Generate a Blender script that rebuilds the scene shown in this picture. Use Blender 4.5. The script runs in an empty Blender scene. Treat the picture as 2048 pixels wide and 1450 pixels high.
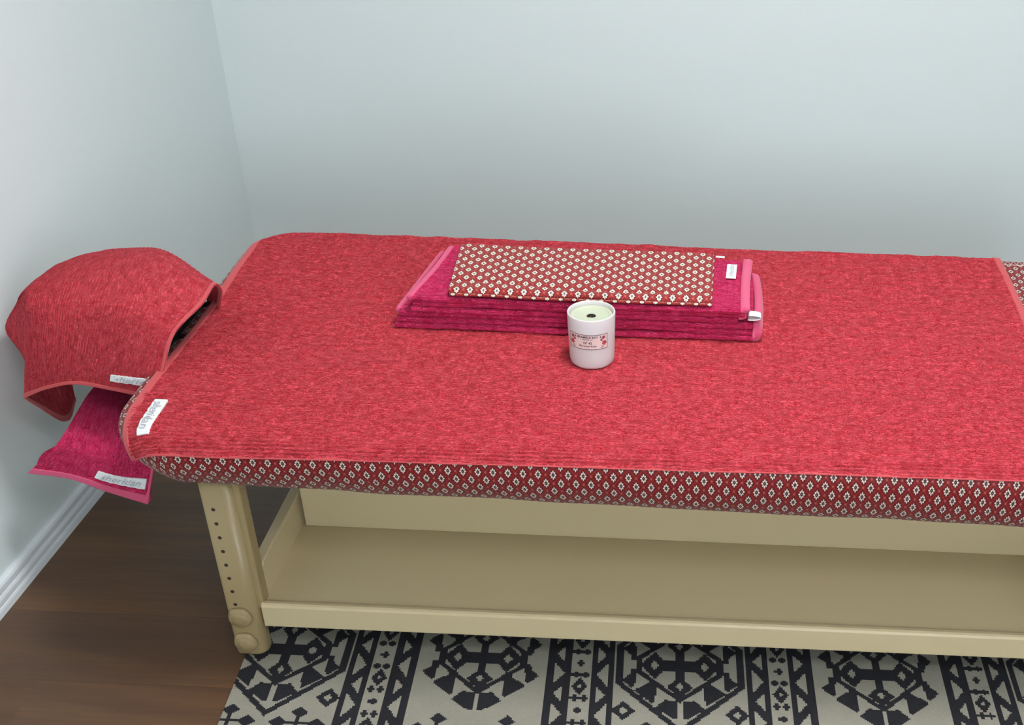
import bpy, bmesh, math
import numpy as np
from mathutils import Matrix, Vector

S = bpy.context.scene
COL = S.collection

# ------------------------------------------------------------------ camera
RT = (0.9990112, 0.0366291, 0.0251997)
UP = (-0.0418680, 0.5843502, 0.8104208)
FW = (-0.0149595, 0.8106745, -0.5853059)
cam_d = bpy.data.cameras.new('camera')
cam = bpy.data.objects.new('camera', cam_d)
COL.objects.link(cam)
m = Matrix.Identity(4)
for i in range(3):
    m[i][0] = RT[i]; m[i][1] = UP[i]; m[i][2] = -FW[i]
m[2][3] = 1.6
cam.matrix_world = m
cam_d.sensor_fit = 'HORIZONTAL'; cam_d.sensor_width = 36
cam_d.lens = 2602.700 / 2048 * 36
cam_d.shift_x = (1024 - 1394.976) / 2048
cam_d.shift_y = (1069.843 - 725) / 2048
cam_d.clip_start = 0.02
S.camera = cam

# ------------------------------------------------------------------ light and exposure
w = bpy.data.worlds.new('world'); S.world = w; w.use_nodes = True
w.node_tree.nodes['Background'].inputs[0].default_value = (0.80, 0.93, 1.0, 1)
w.node_tree.nodes['Background'].inputs[1].default_value = 0.15
S.view_settings.view_transform = 'Standard'
S.view_settings.look = 'None'
S.view_settings.exposure = 0.22
S.view_settings.gamma = 1

def area(name, loc, size, power, col, rot=(0, 0, 0)):
    l = bpy.data.lights.new(name, 'AREA'); l.shape = 'RECTANGLE'
    l.size, l.size_y = size; l.energy = power; l.color = col
    o = bpy.data.objects.new(name, l); COL.objects.link(o)
    o.location = loc; o.rotation_euler = rot
    return o
area('ceiling_lamp_light', (0.15, 1.72, 2.395), (0.45, 0.45), 29, (0.98, 0.995, 1.0))
area('room_lamp_light', (0.6, 0.1, 2.40), (1.2, 0.6), 17, (0.98, 0.995, 1.0))
area('added_front_fill', (0.6, -1.20, 1.15), (1.1, 1.3), 38, (0.97, 0.99, 1.0), (math.radians(-90), 0, 0))  # added fill from behind the camera, no window known there

# ------------------------------------------------------------------ helpers
def s2l(c):
    c = c / 255.0
    return c / 12.92 if c <= 0.04045 else ((c + 0.055) / 1.055) ** 2.4
def rgb(r, g, b): return (s2l(r), s2l(g), s2l(b), 1)

def link(o, parent=None):
    COL.objects.link(o)
    if parent: o.parent = parent
    return o
def tag(o, label=None, cat=None, group=None, kind=None):
    if label: o['label'] = label
    if cat: o['category'] = cat
    if group: o['group'] = group
    if kind: o['kind'] = kind
    return o
def thing(name, label, cat, group=None, loc=(0, 0, 0)):
    o = bpy.data.objects.new(name, None); COL.objects.link(o); o.location = loc
    return tag(o, label, cat, group)
def mesh_np(name, V, F, mat, parent=None, uv=None, smooth=True, mi=None, mats=None):
    """V (n,3), F (m,4) arrays of quads; uv per vertex"""
    me = bpy.data.meshes.new(name)
    V = np.asarray(V, np.float32); F = np.asarray(F, np.int32)
    me.vertices.add(len(V)); me.vertices.foreach_set('co', V.ravel())
    k = F.shape[1]
    me.loops.add(F.size); me.loops.foreach_set('vertex_index', F.ravel())
    me.polygons.add(len(F)); me.polygons.foreach_set('loop_start', np.arange(len(F), dtype=np.int32) * k)
    me.polygons.foreach_set('loop_total', np.full(len(F), k, np.int32))
    if uv is not None:
        l = me.uv_layers.new(name='UVMap'); l.data.foreach_set('uv', np.asarray(uv, np.float32)[F.ravel()].ravel())
    me.update(calc_edges=True)
    me.polygons.foreach_set('use_smooth', np.full(len(F), smooth, bool))
    for mm in (mats or [mat]): me.materials.append(mm)
    if mi is not None: me.polygons.foreach_set('material_index', np.asarray(mi, np.int32))
    me.validate()
    return link(bpy.data.objects.new(name, me), parent)
def mesh_bm(name, bm, mat, parent=None, smooth=False):
    bmesh.ops.recalc_face_normals(bm, faces=bm.faces[:])
    me = bpy.data.meshes.new(name); bm.to_mesh(me); bm.free()
    if smooth:
        me.polygons.foreach_set('use_smooth', np.full(len(me.polygons), True))
    me.materials.append(mat)
    return link(bpy.data.objects.new(name, me), parent)
def box(bm, lo, hi, bev=0.0, seg=2):
    r = bmesh.ops.create_cube(bm, size=1)
    vs = r['verts']
    for v in vs:
        for i in range(3): v.co[i] = lo[i] + (v.co[i] + 0.5) * (hi[i] - lo[i])
    if bev:
        es = list({e for v in vs for e in v.link_edges})
        bmesh.ops.bevel(bm, geom=es, offset=bev, segments=seg, affect='EDGES', profile=0.5)
def prism(bm, pts, axis, a, b):
    """extrude closed 2D polygon pts along axis ('x','y','z') from a to b"""
    def mk(p, t):
        if axis == 'x': return (t, p[0], p[1])
        if axis == 'y': return (p[0], t, p[1])
        return (p[0], p[1], t)
    A = [bm.verts.new(mk(p, a)) for p in pts]; B = [bm.verts.new(mk(p, b)) for p in pts]
    n = len(pts)
    for i in range(n): bm.faces.new((A[i], A[(i + 1) % n], B[(i + 1) % n], B[i]))
    bm.faces.new(A[::-1]); bm.faces.new(B)
def lathe(bm, prof, c, n=64):
    rings = []
    for r, z in prof:
        if r < 1e-6: rings.append([bm.verts.new((c[0], c[1], c[2] + z))])
        else: rings.append([bm.verts.new((c[0] + r * math.cos(2 * math.pi * i / n), c[1] + r * math.sin(2 * math.pi * i / n), c[2] + z)) for i in range(n)])
    for a, b in zip(rings, rings[1:]):
        for i in range(n):
            j = (i + 1) % n
            if len(a) == 1 and len(b) == 1: continue
            if len(a) == 1: bm.faces.new((a[0], b[i], b[j]))
            elif len(b) == 1: bm.faces.new((a[i], b[0], a[j]))
            else: bm.faces.new((a[i], b[i], b[j], a[j]))

# value noise ---------------------------------------------------------
_rs = np.random.RandomState(7); _T = _rs.rand(8, 256, 256).astype(np.float32)
def vn(x, y, k=0):
    t = _T[k % 8]; xi = np.floor(x).astype(int); yi = np.floor(y).astype(int)
    fx = x - xi; fy = y - yi; fx = fx * fx * (3 - 2 * fx); fy = fy * fy * (3 - 2 * fy)
    a = t[yi % 256, xi % 256]; b = t[yi % 256, (xi + 1) % 256]; c = t[(yi + 1) % 256, xi % 256]; d = t[(yi + 1) % 256, (xi + 1) % 256]
    return (a * (1 - fx) + b * fx) * (1 - fy) + (c * (1 - fx) + d * fx) * fy - 0.5

def terry(u, v, amp=0.0011, per=0.0066, clean=0.5, k=0):
    """ribbed terry pile: ribs run along u (metres), broken up by tufts"""
    q = 1.0 - np.clip(clean, 0, 1) * 0.75
    wob = v + q * (0.0026 * vn(u * 26, v * 30, k) + 0.0030 * vn(u * 75, v * 60, k + 1))
    rib = np.abs(np.cos(np.pi * wob / per)); rib = rib ** 0.75
    br = np.clip(0.62 + 1.7 * vn(u * 30, v * 45, k + 2) + np.clip(clean, 0, 1) * 0.7, 0.18, 1.35)
    tuft = vn(u * 230, v * 430, k + 4)
    n1 = np.abs(vn(u * 75, v * 300 + 0.8 * vn(u * 60, v * 50, k + 6), k + 3))
    val = np.clip(1 - n1 * 8.0, 0, 1) * np.clip(0.2 + 2.4 * vn(u * 40, v * 70, k + 2), 0, 1)
    return amp * (2.1 * rib * br + 0.8 * tuft - 2.1 * val - 1.4)

def grid_faces(nu, nv, off=0):
    i, j = np.meshgrid(np.arange(nu - 1), np.arange(nv - 1), indexing='ij')
    a = (i * nv + j + off).ravel()
    return np.stack([a, a + nv, a + nv + 1, a + 1], 1)

def patch(fn, ur, vr, nu, nv, thick=0.003, lift=0.0, disp=None, edge=0.0):
    """closed cloth sheet over surface fn(u,v)->(...,3). Returns V,F,UV."""
    u = np.linspace(ur[0], ur[1], nu); v = np.linspace(vr[0], vr[1], nv)
    U, W = np.meshgrid(u, v, indexing='ij')
    P = fn(U, W)
    du = np.gradient(P, axis=0); dv = np.gradient(P, axis=1)
    N = np.cross(du, dv); N /= np.maximum(np.linalg.norm(N, axis=2, keepdims=True), 1e-9)
    d = np.full(U.shape, lift)
    if disp is not None: d = d + disp(U, W)
    if edge > 0:
        e = np.minimum(np.minimum(U - ur[0], ur[1] - U), np.minimum(W - vr[0], vr[1] - W)) / edge
        e = np.clip(e, 0, 1); d = (d + thick) * np.sqrt(np.clip(1 - (1 - e) ** 2, 0, 1)) - thick * 1.0 * (1) + 0 * d
    top = P + N * d[..., None]; bot = P - N * (thick if edge == 0 else thick * 1.02)
    V = np.concatenate([top.reshape(-1, 3), bot.reshape(-1, 3)])
    n = nu * nv
    F = [grid_faces(nu, nv), grid_faces(nu, nv, n)[:, ::-1]]
    idx = np.arange(n).reshape(nu, nv)
    ring = np.concatenate([idx[:, 0], idx[-1, 1:], idx[-2::-1, -1], idx[0, -2::-1]])
    a = ring[:-1]; b = ring[1:]
    F.append(np.stack([b, a, a + n, b + n], 1))
    UV = np.stack([U.ravel(), W.ravel()], 1)
    return V, np.concatenate(F), np.concatenate([UV, UV])
def merge(parts):
    V = []; F = []; T = []; o = 0
    for v, f, t in parts: V.append(v); F.append(f + o); T.append(t); o += len(v)
    return np.concatenate(V), np.concatenate(F), np.concatenate(T)

def catmull(G):
    """G (nr,nc,3) control grid -> fn(u in 0..1 across cols, v in 0..1 across rows)"""
    G = np.asarray(G, float)
    Gp = np.concatenate([2 * G[:1] - G[1:2], G, 2 * G[-1:] - G[-2:-1]], 0)
    Gp = np.concatenate([2 * Gp[:, :1] - Gp[:, 1:2], Gp, 2 * Gp[:, -1:] - Gp[:, -2:-1]], 1)
    nr, nc = G.shape[:2]
    def wts(t): return [(-t + 2 * t * t - t ** 3) / 2, (2 - 5 * t * t + 3 * t ** 3) / 2, (t + 4 * t * t - 3 * t ** 3) / 2, (-t * t + t ** 3) / 2]
    def f(U, W):
        x = np.clip(U, 0, 1) * (nc - 1); y = np.clip(W, 0, 1) * (nr - 1)
        i = np.minimum(np.floor(x).astype(int), nc - 2); j = np.minimum(np.floor(y).astype(int), nr - 2)
        wx = wts(x - i); wy = wts(y - j); out = 0
        for a in range(4):
            for b in range(4):
                out = out + (wx[a] * wy[b])[..., None] * Gp[j + b, i + a]
        return out
    return f

# ------------------------------------------------------------------ node materials
class NT:
    def __init__(s, name):
        s.m = bpy.data.materials.new(name); s.m.use_nodes = True
        s.t = s.m.node_tree; s.b = s.t.nodes['Principled BSDF']
    def n(s, ty, **k):
        x = s.t.nodes.new(ty)
        for a, b in k.items(): setattr(x, a, b)
        return x
    def l(s, a, b): s.t.links.new(a, b)
    def put(s, sock, v):
        if hasattr(v, 'is_output') or isinstance(v, bpy.types.NodeSocket): s.l(v, sock)
        else: sock.default_value = v
    def M(s, op, a, b=0.0, c=None):
        x = s.n('ShaderNodeMath', operation=op)
        s.put(x.inputs[0], a)
        s.put(x.inputs[1], b)
        if c is not None: s.put(x.inputs[2], c)
        return x.outputs[0]
    def mix(s, f, a, b):
        x = s.n('ShaderNodeMix', data_type='RGBA')
        s.put(x.inputs[0], f); s.put(x.inputs[6], a); s.put(x.inputs[7], b)
        return x.outputs[2]
    def step(s, x, e0, e1):
        r = s.n('ShaderNodeMapRange', interpolation_type='SMOOTHSTEP'); s.put(r.inputs[0], x)
        r.inputs[1].default_value = e0; r.inputs[2].default_value = e1
        return r.outputs[0]
    def uv(s, kind='UV', scale=(1, 1, 1), rot=(0, 0, 0)):
        c = s.n('ShaderNodeTexCoord'); mp = s.n('ShaderNodeMapping')
        s.l(c.outputs[kind], mp.inputs[0]); mp.inputs[3].default_value = scale; mp.inputs[2].default_value = rot
        return mp.outputs[0]
    def noise(s, vec, scale, detail=3, rough=0.5, dist=0):
        x = s.n('ShaderNodeTexNoise'); s.l(vec, x.inputs[0]); x.inputs['Scale'].default_value = scale
        x.inputs['Detail'].default_value = detail; x.inputs['Roughness'].default_value = rough; x.inputs['Distortion'].default_value = dist
        return x.outputs[0]
    def bump(s, h, strength, dist, prev=None):
        x = s.n('ShaderNodeBump'); s.put(x.inputs['Height'], h); x.inputs['Strength'].default_value = strength; x.inputs['Distance'].default_value = dist
        if prev is not None: s.l(prev, x.inputs['Normal'])
        return x.outputs[0]
    def set(s, **k):
        for a, v in k.items():
            s.put(s.b.inputs[a.replace('_', ' ')], v)
        return s

def mat_plain(name, col, rough=0.5, bump=0, bscale=200, var=0.0):
    n = NT(name)
    n.set(Base_Color=col, Roughness=rough)
    if var:
        v = n.noise(n.uv('Object'), 6, 3)
        n.put(n.b.inputs['Base Color'], n.mix(v, tuple(c * (1 - var) for c in col[:3]) + (1,), tuple(min(1, c * (1 + var)) for c in col[:3]) + (1,)))
    if bump: n.l(n.bump(n.noise(n.uv('Object'), bscale, 3), bump, 0.001), n.b.inputs['Normal'])
    return n.m

def mat_terry(name, base, tip, stretch=(1, 1, 1), crack=0.0030):
    n = NT(name)
    v = n.uv('UV', (420 * stretch[0], 900 * stretch[1], 1))
    f1 = n.noise(v, 1.0, 3, 0.6)
    g1 = n.noise(n.uv('UV', (90 * stretch[0], 520 * stretch[1], 1)), 1.0, 3, 0.6, 0.0)
    crk = n.M('MINIMUM', n.M('MULTIPLY', n.M('ABSOLUTE', n.M('SUBTRACT', g1, 0.5)), 14.0), 1.0)
    v2 = n.uv('UV', (60, 80, 1)); f2 = n.noise(v2, 1.0, 3, 0.55)
    f = n.M('ADD', n.M('MULTIPLY', f1, 0.6), n.M('MULTIPLY', f2, 0.4))
    n.put(n.b.inputs['Base Color'], n.mix(n.step(f, 0.35, 0.65), base, tip))
    n.set(Roughness=0.95, Sheen_Weight=0.2, Sheen_Roughness=0.5, Specular_IOR_Level=0.1)
    n.set(Sheen_Tint=(tip[0], tip[1] + 0.1, tip[2] + 0.1, 1))
    n.l(n.bump(f1, 0.8, 0.0012, n.bump(crk, 1.0, crack)), n.b.inputs['Normal'])
    return n.m
def mat_hem(name, col):
    n = NT(name); v = n.uv('UV', (1, 1, 1))
    n.set(Base_Color=col, Roughness=0.75, Sheen_Weight=0.15, Specular_IOR_Level=0.2)
    n.l(n.bump(n.noise(n.uv('Object'), 700, 2), 0.25, 0.0005), n.b.inputs['Normal'])
    return n.m

def mat_batik(name, px=0.0240, py=0.0315, border=None, base=rgb(134, 26, 30), line_c=rgb(164, 54, 44), white=rgb(238, 226, 208), core=0.27):
    """rhombic lattice of eight-petalled white rosettes on dark red cotton"""
    n = NT(name)
    sp = n.n('ShaderNodeSeparateXYZ'); c = n.n('ShaderNodeTexCoord'); n.l(c.outputs['UV'], sp.inputs[0])
    U = n.M('DIVIDE', sp.outputs[0], px); V = n.M('DIVIDE', sp.outputs[1], py)
    def cell(o):
        a = n.M('DIVIDE', n.M('SUBTRACT', n.M('FRACT', n.M('ADD', U, o)), 0.5), 0.215)
        b = n.M('DIVIDE', n.M('SUBTRACT', n.M('FRACT', n.M('ADD', V, o)), 0.5), 0.265)
        r = n.M('SQRT', n.M('ADD', n.M('MULTIPLY', a, a), n.M('MULTIPLY', b, b)))
        # diamond-ish metric
        ab = n.M('ADD', n.M('ABSOLUTE', a), n.M('ABSOLUTE', b))
        r2 = n.M('ADD', n.M('MULTIPLY', r, 0.55), n.M('MULTIPLY', ab, 0.42))
        th = n.M('ARCTAN2', b, a)
        pet = n.M('COSINE', n.M('MULTIPLY', th, 8.0))
        rout = n.M('ADD', 0.90, n.M('MULTIPLY', pet, 0.12))
        outer = n.step(n.M('SUBTRACT', rout, r2), -0.06, 0.06)
        inner = n.step(r2, core, core + 0.11)
        gap = n.step(n.M('ADD', pet, n.M('MULTIPLY', r2, 0.45)), -0.62, -0.30)
        white = n.M('MULTIPLY', n.M('MULTIPLY', outer, inner), gap)
        white = n.M('MAXIMUM', white, n.step(n.M('MULTIPLY', r2, -1.0), -0.10, -0.04))
        disc = n.step(n.M('SUBTRACT', 1.10, r2), -0.06, 0.06)
        return white, disc
    w1, d1 = cell(0.5); w2, d2 = cell(0.0)
    W = n.M('MAXIMUM', w1, w2); D = n.M('MAXIMUM', d1, d2)
    s = n.M('ABSOLUTE', n.M('SUBTRACT', n.M('FRACT', n.M('ADD', U, V)), 0.5))
    t = n.M('ABSOLUTE', n.M('SUBTRACT', n.M('FRACT', n.M('SUBTRACT', U, V)), 0.5))
    line = n.M('SUBTRACT', 1.0, n.step(n.M('MINIMUM', s, t), 0.045, 0.085))
    star = n.M('SUBTRACT', 1.0, n.step(n.M('MAXIMUM', s, t), 0.05, 0.12))
    star2 = n.M('SUBTRACT', 1.0, n.step(n.M('MULTIPLY', n.M('ADD', s, 0.02), n.M('ADD', t, 0.02)), 0.003, 0.006))
    dash = n.step(n.M('SINE', n.M('MULTIPLY', U, 6.2832 * 4)), -0.2, 0.3)
    colr = n.mix(n.M('MULTIPLY', line, n.M('ADD', 0.45, n.M('MULTIPLY', dash, 0.5))), base, line_c)
    colr = n.mix(n.M('MULTIPLY', star, 0.8), colr, rgb(172, 96, 92))
    colr = n.mix(D, colr, rgb(70, 26, 34))
    colr = n.mix(W, colr, white)
    if border is not None:
        vv = sp.outputs[1]
        inb = n.step(vv, border - 0.0005, border + 0.0005)
        q = n.M('SUBTRACT', vv, border)
        zig = n.M('ABSOLUTE', n.M('SUBTRACT', n.M('FRACT', n.M('DIVIDE', sp.outputs[0], 0.012)), 0.5))
        zz = n.step(n.M('ABSOLUTE', n.M('SUBTRACT', n.M('MULTIPLY', zig, 0.030), n.M('SUBTRACT', q, 0.004))), 0.003, 0.0015)
        ln = n.M('MAXIMUM', n.step(n.M('ABSOLUTE', n.M('SUBTRACT', q, 0.0015)), 0.0017, 0.0010), n.step(n.M('ABSOLUTE', n.M('SUBTRACT', q, 0.022)), 0.0017, 0.0010))
        ins = n.M('MULTIPLY', zz, n.step(n.M('ABSOLUTE', n.M('SUBTRACT', q, 0.0115)), 0.0085, 0.0075))
        bc = n.mix(n.M('MULTIPLY', ins, 0.8), rgb(105, 24, 32), rgb(210, 190, 185))
        bc = n.mix(ln, bc, rgb(225, 205, 190))
        bc = n.mix(n.step(q, 0.0245, 0.0255), bc, rgb(40, 34, 48))
        colr = n.mix(inb, colr, bc)
    n.put(n.b.inputs['Base Color'], colr)
    n.set(Roughness=0.6, Sheen_Weight=0.1, Specular_IOR_Level=0.25)
    n.l(n.bump(n.noise(n.uv('UV', (1, 1, 1)), 1500, 2), 0.2, 0.0003), n.b.inputs['Normal'])
    return n.m

M_wall = mat_plain('wall_paint', rgb(217, 226, 226), 0.75, 0.08, 350)
M_ceil = mat_plain('ceiling_paint', rgb(235, 235, 232), 0.9)
M_base = mat_plain('baseboard_gloss', rgb(222, 228, 232), 0.32)
M_cream = mat_plain('cream_lacquer', rgb(155, 136, 98), 0.36, 0.05, 60, 0.03)
M_creamsh = mat_plain('cream_board', rgb(200, 183, 146), 0.38, 0.04, 60, 0.02)
M_dark = mat_plain('black_vinyl', rgb(24, 22, 24), 0.45)
M_matt = mat_plain('mattress_vinyl', rgb(150, 130, 105), 0.5)
M_hole = mat_plain('hole_shade_and_char', rgb(48, 38, 28), 0.8)  # dark colour painted for shade in leg holes; also charred wick and pit rim
M_coral = mat_terry('coral_terry', rgb(186, 40, 53), rgb(232, 90, 101), crack=0.0013)
M_coral_hem = mat_hem('coral_binding', rgb(194, 78, 82))
M_mag = mat_terry('magenta_terry', rgb(206, 24, 76), rgb(238, 74, 126), crack=0.0016)
M_mag_hem = mat_hem('pink_binding', rgb(208, 84, 120))
M_label = mat_plain('white_woven_label', rgb(228, 230, 232), 0.6, 0.2, 900)
M_labtxt = mat_plain('grey_thread', rgb(176, 178, 184), 0.7)
M_batik = mat_batik('patterned_cotton_sheet', border=0.0, base=rgb(116, 16, 24), line_c=rgb(146, 40, 34), white=rgb(226, 212, 198), core=0.40)
M_batik2 = mat_batik('patterned_cotton_cloth')

def mat_floor():
    n = NT('wood_planks'); c = n.n('ShaderNodeTexCoord'); sp = n.n('ShaderNodeSeparateXYZ'); n.l(c.outputs['Object'], sp.inputs[0])
    X, Y = sp.outputs[0], sp.outputs[1]
    row = n.M('FLOOR', n.M('DIVIDE', n.M('ADD', Y, 0.02), 0.19))
    xs = n.M('ADD', n.M('DIVIDE', X, 1.25), n.M('MULTIPLY', row, 0.37))
    wn = n.n('ShaderNodeTexWhiteNoise'); cb = n.n('ShaderNodeCombineXYZ'); n.l(row, cb.inputs[0]); n.l(n.M('FLOOR', xs), cb.inputs[1]); n.l(cb.outputs[0], wn.inputs[0])
    ad = n.n('ShaderNodeVectorMath', operation='ADD'); sc = n.n('ShaderNodeVectorMath', operation='SCALE'); n.l(wn.outputs[1], sc.inputs[0]); sc.inputs[3].default_value = 7
    n.l(c.outputs['Object'], ad.inputs[0]); n.l(sc.outputs[0], ad.inputs[1])
    mp = n.n('ShaderNodeMapping'); n.l(ad.outputs[0], mp.inputs[0]); mp.inputs[3].default_value = (1.6, 13, 1)
    g1 = n.noise(mp.outputs[0], 1.0, 5, 0.6, 0.6)
    mp2 = n.n('ShaderNodeMapping'); n.l(ad.outputs[0], mp2.inputs[0]); mp2.inputs[3].default_value = (6, 130, 1)
    g2 = n.noise(mp2.outputs[0], 1.0, 4, 0.6, 0.3)
    g = n.M('ADD', n.M('MULTIPLY', g1, 0.72), n.M('MULTIPLY', g2, 0.28))
    mp3 = n.n('ShaderNodeMapping'); n.l(ad.outputs[0], mp3.inputs[0]); mp3.inputs[3].default_value = (7, 20, 1)
    kn = n.n('ShaderNodeTexVoronoi'); n.l(mp3.outputs[0], kn.inputs[0]); kn.inputs['Scale'].default_value = 1
    knot = n.M('SUBTRACT', 1.0, n.step(kn.outputs[0], 0.02, 0.14))
    cr = n.n('ShaderNodeValToRGB'); n.l(g, cr.inputs[0]); e = cr.color_ramp.elements
    e[0].position = 0.28; e[0].color = rgb(74, 52, 36); e[1].position = 0.78; e[1].color = rgb(136, 92, 50)
    q = e.new(0.45); q.color = rgb(90, 63, 43); q = e.new(0.58); q.color = rgb(102, 72, 46)
    col = n.mix(n.M('MULTIPLY', knot, 0.45), cr.outputs[0], rgb(66, 44, 32))
    col = n.mix(n.M('MULTIPLY', wn.outputs[0], 0.35), col, rgb(78, 60, 46))
    fy = n.M('ABSOLUTE', n.M('SUBTRACT', n.M('FRACT', n.M('DIVIDE', n.M('ADD', Y, 0.02), 0.19)), 0.5))
    seam = n.step(fy, 0.4935, 0.498)
    col = n.mix(n.M('MULTIPLY', seam, 0.5), col, rgb(50, 34, 26))
    n.put(n.b.inputs['Base Color'], col); n.set(Roughness=0.42)
    n.l(n.bump(g2, 0.15, 0.0006), n.b.inputs['Normal'])
    return n.m
M_floor = mat_floor()

# ------------------------------------------------------------------ the room
def struct(name, bm, mat, parent=None):
    o = mesh_bm(name, bm, mat, parent); 
    if parent is None: o['kind'] = 'structure'
    return o
bm = bmesh.new(); box(bm, (-1.6, -1.4, -0.1), (2.4, 3.45, 0.0)); struct('floor', bm, M_floor)
bm = bmesh.new(); box(bm, (-1.6, -1.4, 2.45), (2.4, 3.45, 2.55)); struct('ceiling', bm, M_ceil)
YB = 3.30
bm = bmesh.new(); box(bm, (-1.6, YB, 0), (2.4, YB + 0.12, 2.45)); struct('wall_back', bm, M_wall)
bm = bmesh.new(); box(bm, (-1.6, -1.4, 0), (2.4, -1.28, 2.45)); struct('wall_front', bm, M_wall)
bm = bmesh.new(); box(bm, (2.28, -1.28, 0), (2.4, YB, 2.45)); struct('wall_right', bm, M_wall)
SL = 0.045
def lx(y): return -1.356 + SL * (y - 1.847)          # the left wall stands very slightly askew
bm = bmesh.new(); prism(bm, [(lx(-1.28) - 0.1, -1.28), (lx(-1.28), -1.28), (lx(YB), YB), (lx(YB) - 0.1, YB)], 'z', 0, 2.45); struct('wall_left', bm, M_wall)
# moulded skirting
prof = [(0, 0), (0.0135, 0), (0.0135, 0.012), (0.0125, 0.016), (0.0095, 0.0175), (0.0120, 0.020), (0.0125, 0.030), (0.0110, 0.035), (0.0080, 0.0365), (0.0105, 0.039), (0.0110, 0.050), (0.009, 0.055), (0.0045, 0.058), (0, 0.058)]
bm = bmesh.new()
A = [bm.verts.new((lx(-1.28) + p[0], -1.28, p[1])) for p in prof]; B = [bm.verts.new((lx(YB) + p[0], YB, p[1])) for p in prof]
for i in range(len(prof)):
    j = (i + 1) % len(prof); bm.faces.new((A[i], A[j], B[j], B[i]))
bm.faces.new(A); bm.faces.new(B[::-1])
struct('baseboard_left', bm, M_base)
bm = bmesh.new(); prism(bm, [(YB - p[0], p[1]) for p in prof], 'x', lx(YB), 2.28); struct('baseboard_back', bm, M_base)

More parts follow.
